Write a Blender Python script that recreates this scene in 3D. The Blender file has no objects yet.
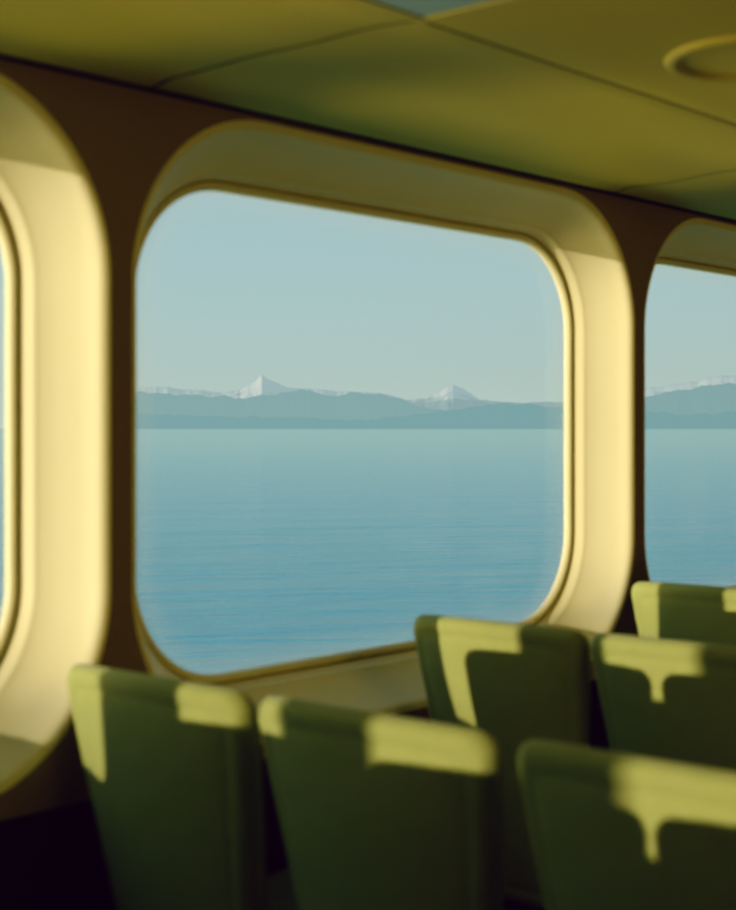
import bpy, bmesh, math, random
from mathutils import Vector, noise
random.seed(4)
S = bpy.context.scene
COL = S.collection
PI = math.pi

# ---------------------------------------------------------------- constants (metres; +x along the window wall, +y to the wall)
EYE = 1.45
WY = 2.40                    # inner face of the window wall
PITCH = 2.075                 # window spacing
OPX0 = 2.032                 # left edge of the opening of the middle window
OPW = 1.975
ZT, ZB = EYE + .678, EYE - .70
CEIL = EYE + .722
ROWX, ROWP = 1.786, 1.03

# ---------------------------------------------------------------- helpers
def link(o, parent=None):
    COL.objects.link(o)
    if parent: o.parent = parent
    return o

def tag(o, label=None, cat=None, group=None, kind=None):
    if label: o['label'] = label
    if cat: o['category'] = cat
    if group: o['group'] = group
    if kind: o['kind'] = kind
    return o

def build(name, verts, faces, mat, parent=None, smooth=True, sharp=None, mats=None, fmat=None, recalc=False):
    me = bpy.data.meshes.new(name)
    me.from_pydata(verts, [], faces)
    for m in (mats or [mat]): me.materials.append(m)
    if fmat:
        for p, k in zip(me.polygons, fmat): p.material_index = k
    me.update()
    if recalc:
        bm = bmesh.new(); bm.from_mesh(me)
        bmesh.ops.remove_doubles(bm, verts=bm.verts, dist=1e-5)
        bmesh.ops.recalc_face_normals(bm, faces=bm.faces)
        bm.to_mesh(me); bm.free()
    if smooth:
        me.polygons.foreach_set('use_smooth', [True] * len(me.polygons))
        if sharp: me.set_sharp_from_angle(angle=math.radians(sharp))
    o = bpy.data.objects.new(name, me)
    return link(o, parent)

def box_vf(x0, x1, y0, y1, z0, z1):
    v = [(x, y, z) for z in (z0, z1) for y in (y0, y1) for x in (x0, x1)]
    f = [(0,2,3,1), (4,5,7,6), (0,1,5,4), (2,6,7,3), (0,4,6,2), (1,3,7,5)]
    return v, f

def boxes(name, lst, mat, parent=None, bevel=0):
    V, F = [], []
    for b in lst:
        v, f = box_vf(*b); n = len(V)
        V += v; F += [tuple(i + n for i in q) for q in f]
    o = build(name, V, F, mat, parent, smooth=False)
    if bevel:
        m = o.modifiers.new('bevel', 'BEVEL'); m.width = bevel; m.segments = 3
    return o

def empty(name, loc):
    o = bpy.data.objects.new(name, None); o.location = loc
    return link(o)

# ---------------------------------------------------------------- materials
def mat(name, col, rough=.6, spec=.4, metal=0, noise_scale=0, noise_amt=0, bump=0, bump_scale=200, sheen=0, coat=0):
    m = bpy.data.materials.new(name); m.use_nodes = True
    nt = m.node_tree; N = nt.nodes; L = nt.links
    b = N['Principled BSDF']
    b.inputs['Base Color'].default_value = (*col, 1)
    b.inputs['Roughness'].default_value = rough
    b.inputs['Specular IOR Level'].default_value = spec
    b.inputs['Metallic'].default_value = metal
    b.inputs['Sheen Weight'].default_value = sheen
    b.inputs['Coat Weight'].default_value = coat
    tc = N.new('ShaderNodeTexCoord')
    if noise_amt:
        n = N.new('ShaderNodeTexNoise'); n.inputs['Scale'].default_value = noise_scale; n.inputs['Detail'].default_value = 4
        L.new(tc.outputs['Object'], n.inputs['Vector'])
        r = N.new('ShaderNodeMapRange'); r.inputs['To Min'].default_value = 1 - noise_amt; r.inputs['To Max'].default_value = 1 + noise_amt
        L.new(n.outputs['Fac'], r.inputs['Value'])
        x = N.new('ShaderNodeVectorMath'); x.operation = 'SCALE'; x.inputs[0].default_value = col
        L.new(r.outputs['Result'], x.inputs['Scale']); L.new(x.outputs['Vector'], b.inputs['Base Color'])
    if bump:
        n = N.new('ShaderNodeTexNoise'); n.inputs['Scale'].default_value = bump_scale; n.inputs['Detail'].default_value = 3
        L.new(tc.outputs['Object'], n.inputs['Vector'])
        bp = N.new('ShaderNodeBump'); bp.inputs['Strength'].default_value = bump; bp.inputs['Distance'].default_value = .002
        L.new(n.outputs['Fac'], bp.inputs['Height']); L.new(bp.outputs['Normal'], b.inputs['Normal'])
    return m

M = {}
M['reveal'] = mat('cream_moulded_plastic', (.82, .76, .52), .5, .35, noise_scale=5, noise_amt=.03)
M['wall'] = mat('tan_wall_panel', (.28, .205, .035), .55, .3, noise_scale=3, noise_amt=.05)
M['wainscot'] = mat('dark_navy_panel', (.012, .008, .022), .7, .2, noise_scale=20, noise_amt=.2)
M['rubber'] = mat('dark_rubber', (.13, .105, .08), .6, .3)
M['ceiling'] = mat('olive_ceiling_panel', (.50, .425, .10), .6, .25, noise_scale=2, noise_amt=.06)
M['gap'] = mat('ceiling_void', (.05, .04, .015), .8, .1)
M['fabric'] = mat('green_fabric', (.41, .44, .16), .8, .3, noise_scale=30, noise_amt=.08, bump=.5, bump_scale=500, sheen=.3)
M['fabric2'] = mat('shaded_green_cushion', (.09, .10, .05), .9, .2, noise_scale=30, noise_amt=.08, bump=.5, bump_scale=500, sheen=.2)  # cushions darkened in colour to keep the gaps between seats shaded
M['steel'] = mat('dark_steel', (.03, .03, .035), .45, .5, metal=.6)
M['floor'] = mat('dark_carpet', (.03, .018, .035), .95, .1, noise_scale=60, noise_amt=.3, bump=.6, bump_scale=300)
M['backwall'] = mat('dim_bulkhead', (.30, .22, .08), .7, .2, noise_scale=2, noise_amt=.1)
M['lens'] = mat('light_lens', (.30, .36, .33), .3, .6)
M['rim'] = mat('olive_rim', (.48, .41, .11), .5, .3)
M['bowl'] = mat('dark_bowl', (.09, .065, .015), .6, .3)

def glass_mat():
    m = bpy.data.materials.new('window_glass'); m.use_nodes = True
    nt = m.node_tree; N = nt.nodes; L = nt.links
    N.remove(N['Principled BSDF']); out = N['Material Output']
    tr = N.new('ShaderNodeBsdfTransparent'); tr.inputs['Color'].default_value = (.97, .985, .98, 1)
    gl = N.new('ShaderNodeBsdfGlossy'); gl.inputs['Roughness'].default_value = .02
    fr = N.new('ShaderNodeFresnel'); fr.inputs['IOR'].default_value = 1.25
    mx = N.new('ShaderNodeMixShader')
    L.new(fr.outputs['Fac'], mx.inputs['Fac']); L.new(tr.outputs[0], mx.inputs[1]); L.new(gl.outputs[0], mx.inputs[2])
    # pale diffuse mix growing towards the edge of the pane (object space: x is -1..1 half widths via attribute)
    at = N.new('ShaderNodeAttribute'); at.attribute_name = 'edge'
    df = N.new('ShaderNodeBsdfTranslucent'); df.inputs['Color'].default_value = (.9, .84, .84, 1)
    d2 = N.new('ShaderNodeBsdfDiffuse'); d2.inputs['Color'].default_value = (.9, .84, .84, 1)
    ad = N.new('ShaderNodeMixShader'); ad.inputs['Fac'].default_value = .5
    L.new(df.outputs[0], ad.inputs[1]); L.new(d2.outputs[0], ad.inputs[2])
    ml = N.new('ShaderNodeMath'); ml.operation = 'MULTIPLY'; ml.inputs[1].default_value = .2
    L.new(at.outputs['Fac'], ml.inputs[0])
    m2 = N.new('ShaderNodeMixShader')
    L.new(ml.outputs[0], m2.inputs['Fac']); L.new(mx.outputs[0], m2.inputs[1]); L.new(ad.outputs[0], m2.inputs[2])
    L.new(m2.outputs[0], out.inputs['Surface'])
    return m
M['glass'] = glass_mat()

# ---------------------------------------------------------------- window wall
R0 = .37
NA = 20
def rrect(cx, cz, hw, hz, r, ncorner=NA, nside=6):
    """rounded rectangle in x-z, counter-clockwise from the right side"""
    pts = []
    corners = [(cx + hw - r, cz + hz - r, 0), (cx - hw + r, cz + hz - r, 90), (cx - hw + r, cz - hz + r, 180), (cx + hw - r, cz - hz + r, 270)]
    for (a, b, s) in corners:
        for i in range(ncorner + 1):
            t = math.radians(s + 90 * i / ncorner)
            pts.append((a + r * math.cos(t), b + r * math.sin(t)))
    return pts
def outer_pts(x0, x1, z0, z1):
    pts = []
    for (a, b) in ((x1, z1), (x0, z1), (x0, z0), (x1, z0)):
        pts += [(a, b)] * (NA + 1)
    return pts

# profile of the moulded reveal: (depth outwards, inset from the opening edge)
PROF = [(.0, -.022), (.002, -.013), (.006, -.006), (.013, -.0005), (.024, .005), (.05, .020), (.085, .047), (.114, .070),
        (.118, .075), (.121, .079), (.128, .083), (.138, .088), (.150, .096)]
GASK = [(.150, .096), (.1525, .0975), (.152, .0995)]
BEAD = [(.152, .0995), (.149, .102), (.1485, .107), (.151, .113), (.159, .117), (.168, .119)]
GY = WY + .166
INS_Z = 1.0
cz0 = (ZT + ZB) / 2; hz0 = (ZT - ZB) / 2
def ring(cx, d, ins):
    r = max(.05, R0 - ins * .9)
    return [(x, WY + d, z) for x, z in rrect(cx, cz0, OPW / 2 - ins, hz0 - ins * INS_Z, r)]
def loft(cx, prof):
    V, F = [], []
    n = None
    for d, i in prof:
        r = ring(cx, d, i); n = len(r); V += r
    for k in range(len(prof) - 1):
        for j in range(n):
            a, b = k * n + j, k * n + (j + 1) % n
            F.append((a, b, b + n, a + n))
    return V, F

WIN = list(range(-6, 4))
wallV, wallF = [], []
names = {}
for k in WIN:
    cx = OPX0 + OPW / 2 + k * PITCH
    x0, x1 = cx - PITCH / 2, cx + PITCH / 2
    for (y, ins, zlo, zhi) in ((WY, PROF[0][1], .694, CEIL + .02), (GY + .010, .104, 0.0, CEIL + .3)):
        inn = [(x, y, z) for x, _, z in ring(cx, 0, ins)]
        out = [(x, y, z) for x, z in outer_pts(x0, x1, zlo, zhi)]
        b = len(wallV); n = len(inn); wallV += inn + out
        for j in range(n):
            j2 = (j + 1) % n
            if out[j] == out[j2]: wallF.append((b + j, b + j2, b + n + j))
            else: wallF.append((b + j, b + j2, b + n + j2, b + n + j))
wall = build('wall_left', wallV, wallF, M['wall'], smooth=False)
tag(wall, 'tan moulded side wall between and around the rounded ferry windows', 'wall', kind='structure')

order = {-0: 1}
lab = {-1: 'rounded cream window cut off by the left edge of the photo',
       0: 'large rounded cream window in the middle looking onto the snowy peak',
       1: 'rounded cream window at the right edge behind the farthest seat'}
num = 1
for k in [-1, 0, 1] + [k for k in WIN if k not in (-1, 0, 1)]:
    cx = OPX0 + OPW / 2 + k * PITCH
    V, F = loft(cx, PROF)
    n = 4 * (NA + 1)
    w = build('window_%d' % num, V, F, M['reveal'], smooth=True, sharp=50); num += 1
    tag(w, lab.get(k, 'rounded cream ferry window of the same wall beyond the frame'), 'window', kind='structure')
    V, F = loft(cx, GASK); build('gasket', V, F, M['rubber'], w)
    V, F = loft(cx, BEAD); build('bead', V, F, M['reveal'], w, sharp=60)
    # pane with an 'edge' attribute: 1 at the rim, 0 a hand's breadth inside
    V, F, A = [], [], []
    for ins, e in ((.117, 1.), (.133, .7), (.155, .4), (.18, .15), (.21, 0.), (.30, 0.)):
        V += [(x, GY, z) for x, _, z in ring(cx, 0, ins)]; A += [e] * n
    for q in range(5):
        for j in range(n):
            a, b = q * n + j, q * n + (j + 1) % n
            F.append((a, b, b + n, a + n))
    F.append(tuple(5 * n + j for j in range(n)))
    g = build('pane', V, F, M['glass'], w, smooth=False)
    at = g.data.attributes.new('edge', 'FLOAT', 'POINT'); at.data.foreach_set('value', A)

XA, XB = OPX0 - .035 + WIN[0] * PITCH, OPX0 - .035 + (WIN[-1] + 1) * PITCH
YR = -4.6
# dark lower panel, slightly proud of the wall
t1 = boxes('trim_1', [(XA, XB, WY - .012, WY + .2, .09, .694)], M['wainscot'], bevel=.004)
tag(t1, 'dark navy lower wall panel running under the windows', 'wall panel', kind='structure')
bb = boxes('baseboard_left', [(XA, XB, WY - .02, WY + .2, 0, .09)], M['rubber'])
tag(bb, 'black rubber skirting at the foot of the window wall', 'skirting', kind='structure')
fl = boxes('floor', [(XA - .1, XB + .1, YR - .1, WY + .25, -.12, 0)], M['floor'])
tag(fl, 'dark carpeted cabin floor', 'floor', kind='structure')
wr = boxes('wall_right', [(XA, XB, YR - .1, YR, 0, CEIL + .3)], M['backwall'])
tag(wr, 'tan inner bulkhead across the cabin', 'wall', kind='structure')
wb = boxes('wall_back', [(XA - .1, XA, YR - .1, WY + .25, 0, CEIL + .3)], M['backwall'])
tag(wb, 'tan bulkhead closing the cabin behind the rows', 'wall', kind='structure')
wf = boxes('wall_front', [(XB, XB + .1, YR - .1, WY + .25, 0, CEIL + .3)], M['backwall'])
tag(wf, 'tan bulkhead closing the cabin ahead of the rows', 'wall', kind='structure')

# ---------------------------------------------------------------- ceiling: bowed panels with open joints
SEAMY = 1.66
CROSS = 2.05
def cz(y):
    """ceiling profile over distance from the wall"""
    d = WY - y
    z = CEIL
    if d < .74:
        t = d / .74
        z += .006 * math.sin(PI * t) - .004 * math.sin(2 * PI * t)
        z -= .012 * math.exp(-((d - .02) / .03) ** 2)
    else:
        t = ((d - .74) % 1.2) / 1.2
        z += .014 * math.sin(PI * t)
    return z
CV, CF = [], []
G = .004
ys = [(SEAMY + G, WY - .012)] + [(SEAMY - 1.2 * (i + 1) + G, SEAMY - 1.2 * i - G) for i in range(6)]
PX = 1.83
xs = []
x = CROSS
while x > XA: x -= PX
while x < XB:
    xs.append((max(x, XA) + G, min(x + PX, XB) - G)); x += PX
LX0, LX1, LY0, LY1 = CROSS - .62, CROSS - .02, SEAMY - 1.2 + .02, SEAMY - .02      # the flush light panel
FX, FY, FR = 2.70, 1.33, .185                                                    # the round fitting
for (ya, yb) in ys:
    for (xa, xb) in xs:
        ny, nx = 28, 14
        b = len(CV)
        for i in range(ny + 1):
            y = ya + (yb - ya) * i / ny
            for j in range(nx + 1):
                xx = xa + (xb - xa) * j / nx
                e = min(i, ny - i, ) ; lift = .004 if e == 0 else 0
                if j in (0, nx): lift = .004
                wob = .003 * math.sin(xx * 1.1 + y * 11.0) + .002 * math.sin(xx * 2.7 - y * 17)
                CV.append((xx, y, cz(y) + lift + wob * math.sin(PI * i / ny)))
        for i in range(ny):
            for j in range(nx):
                CF.append((b + i * (nx + 1) + j, b + (i + 1) * (nx + 1) + j, b + (i + 1) * (nx + 1) + j + 1, b + i * (nx + 1) + j + 1))
ce = build('ceiling', CV, CF, M['ceiling'], smooth=True)
tag(ce, 'olive yellow bowed ceiling panels with thin dark joints', 'ceiling', kind='structure')
cv = boxes('trim_2', [(XA, XB, YR, WY + .2, CEIL + .065, CEIL + .16)], M['gap'])
tag(cv, 'dark void above the joints of the ceiling panels', 'ceiling', kind='structure')
t3 = boxes('trim_3', [(XA, XB, WY - .016, WY - .001, CEIL - .012, CEIL + .05)], M['gap'])  # dark strip colours in the shade under the ceiling edge
tag(t3, 'dark strip in place of the shadow between window wall and ceiling', 'trim', kind='structure')

# flush light panel
zc = CEIL - .004
lp = empty('ceiling_light', ((LX0 + LX1) / 2, (LY0 + LY1) / 2, zc))
tag(lp, 'unlit pale blue rectangular light panel flush in the ceiling at the top of the photo', 'ceiling light')
hx, hy = (LX1 - LX0) / 2, (LY1 - LY0) / 2
boxes('diffuser', [(-hx + .02, hx - .02, -hy + .02, hy - .02, -.003, .03)], M['lens'], lp, .002)
boxes('frame', [(-hx, hx, -hy, -hy + .02, -.006, .03), (-hx, hx, hy - .02, hy, -.006, .03),
                (-hx, -hx + .02, -hy + .02, hy - .02, -.006, .03), (hx - .02, hx, -hy + .02, hy - .02, -.006, .03)], M['rim'], lp, .002)

def lathe(prof, n=64):
    V, F = [], []
    for r, z in prof:
        for i in range(n):
            a = 2 * PI * i / n; V.append((r * math.cos(a), r * math.sin(a), z))
    for k in range(len(prof) - 1):
        for i in range(n):
            a, b = k * n + i, k * n + (i + 1) % n
            F.append((a, b, b + n, a + n))
    return V, F
rf = empty('ceiling_vent', (FX, FY, CEIL + .006))
tag(rf, 'round olive ceiling vent with a raised rim near the top right corner', 'ceiling vent')
V, F = lathe([(FR, .012), (FR - .002, .0), (FR - .010, -.008), (FR - .020, -.010), (FR - .030, -.004), (FR - .036, .006)])
build('rim', V, F, M['rim'], rf)
V, F = lathe([(FR - .034, .004), (FR - .05, .022), (FR - .08, .036), (FR - .12, .042), (.002, .043)])
build('bowl', V, F, M['bowl'], rf)

# ---------------------------------------------------------------- seats
def outline(hwt, hwb, z0, z1, rt, rb, crown=.0, n=10):
    """tapered rounded outline (y,z), counter-clockwise"""
    P = []
    def arc(cy, cz_, r, a0, a1):
        for i in range(n + 1):
            t = math.radians(a0 + (a1 - a0) * i / n)
            P.append((cy + r * math.cos(t), cz_ + r * math.sin(t)))
    arc(hwt - rt, z1 - rt, rt, 0, 90)
    for i in range(1, 12):
        y = (hwt - rt) * (1 - 2 * i / 12); P.append((y, z1 + crown * (1 - (y / hwt) ** 2)))
    arc(-hwt + rt, z1 - rt, rt, 90, 180)
    for i in range(1, 12):
        t = i / 12; s = t ** 1.15
        P.append((-(hwt + (hwb - hwt) * s), z1 - rt + (z0 + rb - z1 + rt) * t))
    arc(-hwb + rb, z0 + rb, rb, 180, 270)
    for i in range(1, 12):
        P.append(((hwb - rb) * (-1 + 2 * i / 12), z0))
    arc(hwb - rb, z0 + rb, rb, 270, 360)
    for i in range(11, 0, -1):
        t = i / 12; s = t ** 1.15
        P.append(((hwt + (hwb - hwt) * s), z1 - rt + (z0 + rb - z1 + rt) * t))
    return P

def pillow(P, prof_a, prof_b, fn):
    """outline P; profiles of (inset, x) from the rim inwards for both faces; fn maps (x,y,z)"""
    cy = 0; zc_ = (min(p[1] for p in P) + max(p[1] for p in P)) / 2
    hy_ = max(p[0] for p in P); hz_ = max(p[1] for p in P) - zc_
    V, F = [], []; n = len(P)
    def rg(ins, x):
        b = len(V)
        for (y, z) in P: V.append(fn(x, y * (1 - ins / hy_), zc_ + (z - zc_) * (1 - ins / hz_)))
        return b
    for prof, flip in ((prof_a, False), (prof_b, True)):
        bs = [rg(i, x) for i, x in prof]
        for k in range(len(bs) - 1):
            for j in range(n):
                a, b = bs[k] + j, bs[k] + (j + 1) % n
                c, d = bs[k + 1] + (j + 1) % n, bs[k + 1] + j
                F.append((a, b, c, d) if not flip else (d, c, b, a))
        c = len(V); V.append(fn(prof[-1][1], 0, zc_))
        for j in range(n):
            a, b = bs[-1] + j, bs[-1] + (j + 1) % n
            F.append((a, b, c) if not flip else (b, a, c))
    return V, F

TOP = .992
TAN = math.tan(math.radians(11))
def bow(x, y, z):                       # recline and wrap round the sitter
    return (x + (TOP - z) * TAN + .45 * y * y, y, z)

def inner(T, e, hw, sgn, crown):
    pr = [(e * (1 - math.cos(a)), sgn * T * math.sin(a)) for a in [i * PI / 2 / 6 for i in range(7)]]
    return pr
def make_seat():
    r = empty('ferry_seat', (0, 0, 0))
    # back shell: rolled rim, seam groove, flat panel
    P = outline(.252, .170, .30, TOP, .036, .06, .006)
    T = .032
    rear = [(.024 * (1 - math.cos(a)), -T * math.sin(a)) for a in [i * PI / 12 for i in range(7)]]
    rear += [(.036, -T - .0005), (.041, -T + .0015), (.046, -T + .001), (.052, -T - .001), (.07, -T - .003), (.12, -T - .006), (.17, -T - .008), (.21, -T - .009)]
    front = [(0, 0), (.006, .010), (.02, .014), (.1, .014), (.2, .014)]
    V, F = pillow(P, rear, front, bow)
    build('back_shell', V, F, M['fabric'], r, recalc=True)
    P = outline(.222, .165, .40, TOP - .025, .05, .06, .004)
    front = [(0, .014)] + [(.035 * (1 - math.cos(a)), .016 + .05 * math.sin(a)) for a in [i * PI / 12 for i in range(1, 7)]]
    front += [(.08, .070), (.14, .074), (.2, .075)]
    back = [(0, .0145), (.1, .0145), (.2, .0145)]
    V, F = pillow(P, front, back, bow)
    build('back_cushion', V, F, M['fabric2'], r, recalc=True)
    # seat cushion: outline in y / depth, laid flat
    P = outline(.215, .205, .0, .47, .05, .05, .008)
    X0 = .20
    def lay(x, y, z): return (X0 + z, y, .405 + x - .03 * (z / .47) * -1)
    top = [(.03 * (1 - math.cos(a)), .05 * math.sin(a)) for a in [i * PI / 12 for i in range(7)]] + [(.08, .054), (.2, .056)]
    bot = [(0, 0), (.004, -.02), (.02, -.035), (.1, -.038), (.2, -.038)]
    V, F = pillow(P, top, bot, lay)
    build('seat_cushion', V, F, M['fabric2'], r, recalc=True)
    boxes('seat_frame', [(.17, .60, -.19, -.15, .335, .367), (.17, .60, .15, .19, .335, .367), (.17, .21, -.15, .15, .335, .367), (.56, .60, -.15, .15, .335, .367)], M['steel'], r, .004)
    for s in (-1, 1):
        V, F = [], []
        boxes('leg', [(.35, .42, s * .17 - .018, s * .17 + .018, .012, .336), (.24, .55, s * .17 - .025, s * .17 + .025, .0, .014)], M['steel'], r, .003)
    return r

proto = make_seat()
def copy_tree(o, parent=None):
    c = o.copy(); COL.objects.link(c); c.parent = parent
    for ch in [q for q in list(bpy.data.objects) if q.parent == o]: copy_tree(ch, c)
    return c
SY = [2.065, 1.552, 1.037]
slabels = {
    (0, 0): 'leftmost green ferry seat of the closest row, its lit edge against the dark side panel',
    (0, 1): 'middle green ferry seat of the closest row, crossed by one broad sunlit band',
    (0, 2): 'green ferry seat in the bottom right corner, sunlight dripping down its back',
    (1, 0): 'dark green ferry seat rising against the sill of the middle window, second row',
    (1, 1): 'green ferry seat at the right edge of the second row with a T-shaped sun patch',
    (2, 0): 'farthest green ferry seat at the right edge, below the right window',
}
first = True
for r_ in (-2, -1, 0, 1, 2, 3):
    for i, y in enumerate(SY):
        o = proto if first else copy_tree(proto)
        first = False
        o.location = (ROWX + r_ * ROWP, y + ((.03, .014, -.012)[i] if r_ == 0 else (-.05 if r_ < 0 else 0)), 0)
        if (r_, i) in slabels:
            tag(o, slabels[(r_, i)], 'seat', 'green ferry seats in view')
        else:
            where = {-2: 'two rows behind the closest row', -1: 'one row behind the closest row', 0: 'closest row', 1: 'second row', 2: 'third row', 3: 'fourth row'}[r_]
            pos = ['beside the window wall', 'in the middle of its row', 'on the aisle'][i]
            tag(o, 'green ferry seat %s, %s' % (pos, where), 'seat', 'green ferry seats outside the frame')

# ---------------------------------------------------------------- the sea
SEA = -8.0
def water_mat():
    m = bpy.data.materials.new('sea_water'); m.use_nodes = True
    nt = m.node_tree; N = nt.nodes; L = nt.links
    b = N['Principled BSDF']
    b.inputs['Base Color'].default_value = (.07, .44, .57, 1)
    b.inputs['Roughness'].default_value = .12
    b.inputs['IOR'].default_value = 1.33
    tc = N.new('ShaderNodeTexCoord')
    def layer(sx, sy, rot, det):
        mp = N.new('ShaderNodeMapping'); mp.vector_type = 'TEXTURE'; mp.inputs['Rotation'].default_value = (0, 0, rot); mp.inputs['Scale'].default_value = (1 / sx, 1 / sy, 1)
        n = N.new('ShaderNodeTexNoise'); n.inputs['Scale'].default_value = 1; n.inputs['Detail'].default_value = det; n.inputs['Roughness'].default_value = .6
        L.new(tc.outputs['Object'], mp.inputs['Vector']); L.new(mp.outputs['Vector'], n.inputs['Vector'])
        return n.outputs['Fac']
    rot = -math.radians(47)
    a = layer(.16, .5, rot, 6); c = layer(.02, .09, rot + .12, 3)
    mu = N.new('ShaderNodeMath'); mu.operation = 'MULTIPLY_ADD'; mu.inputs[1].default_value = 3.0
    L.new(c, mu.inputs[0]); L.new(a, mu.inputs[2])
    # haze painted onto the far water as a glow rising with distance
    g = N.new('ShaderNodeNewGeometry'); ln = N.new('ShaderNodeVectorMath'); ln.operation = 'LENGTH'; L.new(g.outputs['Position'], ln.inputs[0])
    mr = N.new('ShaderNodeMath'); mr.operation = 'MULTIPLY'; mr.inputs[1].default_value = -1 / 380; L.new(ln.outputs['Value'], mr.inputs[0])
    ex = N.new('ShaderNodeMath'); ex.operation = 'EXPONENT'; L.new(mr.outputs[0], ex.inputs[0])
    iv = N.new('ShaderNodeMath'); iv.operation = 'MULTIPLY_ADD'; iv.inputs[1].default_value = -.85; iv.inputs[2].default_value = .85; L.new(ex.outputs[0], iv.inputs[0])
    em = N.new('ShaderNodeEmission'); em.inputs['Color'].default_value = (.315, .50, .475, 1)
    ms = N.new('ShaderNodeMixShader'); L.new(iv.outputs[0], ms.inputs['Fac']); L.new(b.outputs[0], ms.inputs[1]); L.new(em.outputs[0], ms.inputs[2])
    L.new(ms.outputs[0], N['Material Output'].inputs['Surface'])
    bp = N.new('ShaderNodeBump'); bp.inputs['Strength'].default_value = 1; bp.inputs['Distance'].default_value = .62
    L.new(mu.outputs[0], bp.inputs['Height']); L.new(bp.outputs['Normal'], b.inputs['Normal'])
    return m
M['sea'] = water_mat()
V, F = [], []
rad = [30, 60, 120, 250, 500, 1000, 2000, 4000, 8000, 16000, 40000]
na = 48
V.append((0, 0, 0))
for r in rad:
    for i in range(na):
        a = 2 * PI * i / na; V.append((r * math.cos(a), r * math.sin(a), 0))
for i in range(na): F.append((0, 1 + i, 1 + (i + 1) % na))
for k in range(len(rad) - 1):
    for i in range(na):
        a, b = 1 + k * na + i, 1 + k * na + (i + 1) % na
        F.append((a, a + na, b + na, b))
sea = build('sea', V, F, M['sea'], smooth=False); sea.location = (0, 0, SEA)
tag(sea, 'calm rippled blue green sea reaching to the horizon', 'sea', kind='stuff')

# ---------------------------------------------------------------- mountains (bearing in degrees left of the ship's course, height in metres)
def hill_mat(name, rock, haze, k, snow=None, line=0, soft=200):
    m = bpy.data.materials.new(name); m.use_nodes = True
    nt = m.node_tree; N = nt.nodes; L = nt.links
    b = N['Principled BSDF']; b.inputs['Roughness'].default_value = .9; b.inputs['Specular IOR Level'].default_value = 0
    b.inputs['Base Color'].default_value = (*rock, 1)
    if snow:
        g = N.new('ShaderNodeNewGeometry'); sp = N.new('ShaderNodeSeparateXYZ'); L.new(g.outputs['Position'], sp.inputs[0])
        n = N.new('ShaderNodeTexNoise'); n.inputs['Scale'].default_value = .004; n.inputs['Detail'].default_value = 5
        L.new(g.outputs['Position'], n.inputs['Vector'])
        ma = N.new('ShaderNodeMath'); ma.operation = 'MULTIPLY_ADD'; ma.inputs[1].default_value = soft * 3; L.new(n.outputs['Fac'], ma.inputs[0]); L.new(sp.outputs['Z'], ma.inputs[2])
        mr = N.new('ShaderNodeMapRange'); mr.inputs['From Min'].default_value = line + soft * 1.5 - soft * .3; mr.inputs['From Max'].default_value = line + soft * 1.5 + soft * .3
        L.new(ma.outputs[0], mr.inputs['Value'])
        mx = N.new('ShaderNodeMix'); mx.data_type = 'RGBA'; mx.inputs['A'].default_value = (*rock, 1); mx.inputs['B'].default_value = (*snow, 1)
        L.new(mr.outputs['Result'], mx.inputs['Factor']); L.new(mx.outputs['Result'], b.inputs['Base Color'])
    em = N.new('ShaderNodeEmission'); em.inputs['Color'].default_value = (*haze, 1)  # aerial haze mixed in as a flat painted glow
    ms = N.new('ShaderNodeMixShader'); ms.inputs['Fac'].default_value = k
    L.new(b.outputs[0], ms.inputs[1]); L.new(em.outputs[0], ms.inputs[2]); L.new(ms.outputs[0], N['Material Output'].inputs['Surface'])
    return m
def interp(pts, a):
    if a <= pts[0][0]: return pts[0][1]
    for (a0, h0), (a1, h1) in zip(pts, pts[1:]):
        if a <= a1: return h0 + (h1 - h0) * (a - a0) / (a1 - a0)
    return pts[-1][1]
F_PX, TH = 1480.0, math.radians(41.0)
def bear(px): return math.degrees(TH - math.atan((px - 368) / F_PX))
def rng(name, dist, ridge, m, label, rough, seed, depth=3000):
    """ridge: list of (photo column it is seen at, rows above the horizon) turned into bearing and height"""
    pts = sorted((bear(px), dist * up / F_PX / math.cos(math.atan((px - 368) / F_PX)) ** -1) for px, up in ridge)
    a0, a1 = pts[0][0], pts[-1][0]
    nx, ny = 900, 36
    V, F = [], []
    for i in range(nx + 1):
        a = a0 + (a1 - a0) * i / nx
        h = interp(pts, a)
        h += rough * (noise.fractal(Vector((a * 1.6, seed, 0)), .9, 2.1, 5))
        h = max(h, 5)
        for j in range(ny + 1):
            t = j / ny
            d = dist - depth + depth * 2 * t
            prof = max(0, 1 - abs(2 * t - 1)) ** .9
            ruff = 1 + .25 * noise.fractal(Vector((a * 1.5, t * 3, seed)), 1.0, 2.1, 4) * (1 - prof)
            d_ = d
            x = d_ * math.cos(math.radians(a)); y = d_ * math.sin(math.radians(a))
            V.append((x, y, (SEA - 4) + (h + 9 if prof > .99 else h * prof * ruff)))
    for i in range(nx):
        for j in range(ny):
            b = i * (ny + 1) + j
            F.append((b, b + ny + 1, b + ny + 2, b + 1))
    o = build(name, V, F, m, smooth=True)
    tag(o, label, 'mountains')
    return o
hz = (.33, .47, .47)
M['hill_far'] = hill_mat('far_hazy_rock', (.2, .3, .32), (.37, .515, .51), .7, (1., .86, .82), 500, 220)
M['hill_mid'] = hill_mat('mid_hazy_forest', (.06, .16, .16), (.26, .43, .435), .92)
M['hill_near'] = hill_mat('near_hazy_forest', (.05, .13, .14), (.225, .405, .425), .92)
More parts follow.
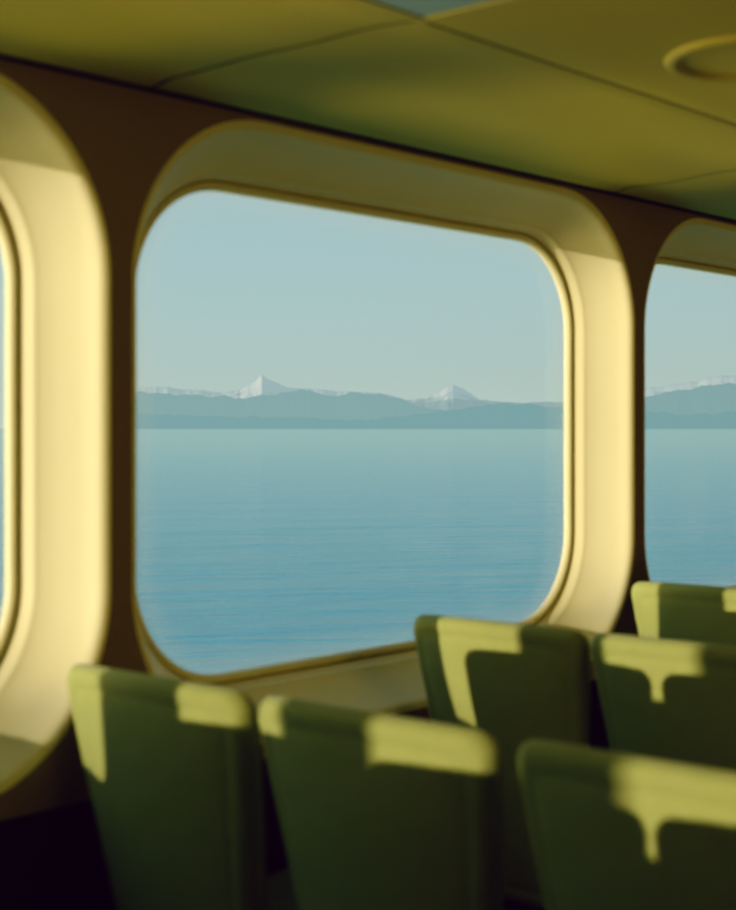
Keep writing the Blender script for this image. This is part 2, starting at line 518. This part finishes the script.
rng('mountain_range', 26000, [(60, 36), (140, 40), (160, 42), (175, 40), (200, 38), (222, 36), (240, 38), (250, 43), (257, 49), (262, 54), (268, 49), (278, 45), (290, 40), (320, 38), (350, 37), (380, 35), (410, 28), (425, 30), (440, 37), (447, 42), (453, 44), (466, 38), (480, 29), (500, 26), (560, 26), (600, 28), (645, 40), (680, 44), (700, 48), (722, 53), (745, 52), (780, 50), (850, 40)],
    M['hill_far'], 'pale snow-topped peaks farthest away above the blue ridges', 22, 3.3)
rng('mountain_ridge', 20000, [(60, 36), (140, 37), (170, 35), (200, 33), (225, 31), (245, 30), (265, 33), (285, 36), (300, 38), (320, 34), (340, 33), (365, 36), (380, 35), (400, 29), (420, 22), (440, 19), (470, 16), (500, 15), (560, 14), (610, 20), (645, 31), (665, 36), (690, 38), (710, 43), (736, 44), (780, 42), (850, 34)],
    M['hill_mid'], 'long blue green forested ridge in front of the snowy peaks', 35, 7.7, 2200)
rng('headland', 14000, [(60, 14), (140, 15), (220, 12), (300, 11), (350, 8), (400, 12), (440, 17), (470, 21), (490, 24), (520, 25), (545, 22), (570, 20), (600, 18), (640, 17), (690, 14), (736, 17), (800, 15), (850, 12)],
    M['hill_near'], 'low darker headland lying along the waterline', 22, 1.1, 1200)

# ---------------------------------------------------------------- light
w = bpy.data.worlds.new('World'); S.world = w; w.use_nodes = True
nt = w.node_tree; N = nt.nodes; L = nt.links
bg = N['Background']
tc = N.new('ShaderNodeTexCoord'); sp = N.new('ShaderNodeSeparateXYZ'); rp = N.new('ShaderNodeValToRGB')
L.new(tc.outputs['Generated'], sp.inputs[0]); L.new(sp.outputs['Z'], rp.inputs['Fac']); L.new(rp.outputs['Color'], bg.inputs['Color'])
cr = rp.color_ramp
cr.elements[0].position = 0; cr.elements[0].color = (.47, .60, .55, 1)
cr.elements[1].position = 1; cr.elements[1].color = (.16, .32, .48, 1)
for p, c in ((.03, (.44, .575, .535)), (.09, (.40, .57, .575)), (.16, (.36, .545, .58)), (.4, (.27, .47, .56))):
    e = cr.elements.new(p); e.color = (*c, 1)
bg.inputs['Strength'].default_value = 1.0

def lamp(name, typ, loc, direction, energy, col, **kw):
    d = bpy.data.lights.new(name, typ); d.energy = energy; d.color = col
    for k_, v_ in kw.items(): setattr(d, k_, v_)
    o = bpy.data.objects.new(name, d); o.location = loc
    o.rotation_euler = Vector(direction).to_track_quat('-Z', 'Y').to_euler()
    link(o)
    return o
lamp('sun', 'SUN', (-30, 10, 12), (1, -.221, -.064), 4.2, (1, .86, .60), angle=math.radians(.53))

# added fill lamps standing in for low sunlight thrown up off the water
lamp('glitter_fill', 'AREA', (-17.5, 16.7, -5.3), (20.5, -14.3, 6.7), 1100, (1, .78, .28), shape='DISK', size=15)
lamp('glitter_fill', 'AREA', (-41, 12.6, -3.4), (44, -10, 5.2), 11000, (1, .80, .40), shape='DISK', size=8)
lamp('glitter_fill', 'AREA', (-3.5, 17.0, -6.4), (5.5, -14.6, 7.8), 2600, (1, .80, .26), shape='DISK', size=10)

# added warm fill lamp across the aisle, for the ceiling and window tops
lamp('aisle_fill', 'AREA', (2.4, -3.6, .35), (.6, 6.0, 1.7), 54, (1, .74, .17), shape='DISK', size=2.4)

# ---------------------------------------------------------------- camera
cam = bpy.data.cameras.new('camera'); co = bpy.data.objects.new('camera', cam); link(co)
cam.sensor_fit = 'HORIZONTAL'; cam.lens = 50; cam.sensor_width = 50 * 736 / F_PX
cam.shift_y = -27 / 736
co.location = (0, 0, EYE)
co.rotation_euler = (PI / 2, 0, TH - PI / 2)
cam.clip_end = 80000; cam.clip_start = .05
cam.dof.use_dof = True; cam.dof.focus_distance = 14; cam.dof.aperture_fstop = 2.8
S.camera = co
S.view_settings.view_transform = 'Standard'
S.view_settings.look = 'None'
# the print's contrast: shadows close up, faintly violet at the very bottom
S.view_settings.use_curve_mapping = True
cm = S.view_settings.curve_mapping
for ci, pts in enumerate([((.0, .003), (.014, .0065), (.03, .0175), (.10, .088), (.30, .31)), ((.0, .0), (.014, .0055), (.03, .0185), (.10, .088), (.30, .305)), ((.0, .0040), (.014, .0075), (.03, .0155), (.10, .080), (.30, .30))]):
    c = cm.curves[ci]
    c.points[0].location = pts[0]
    for p in pts[1:]: c.points.new(*p)
cm.update()
S.cycles.use_denoising = True
S.cycles.max_bounces = 16; S.cycles.diffuse_bounces = 8; S.cycles.transparent_max_bounces = 16
S.cycles.sample_clamp_indirect = 6
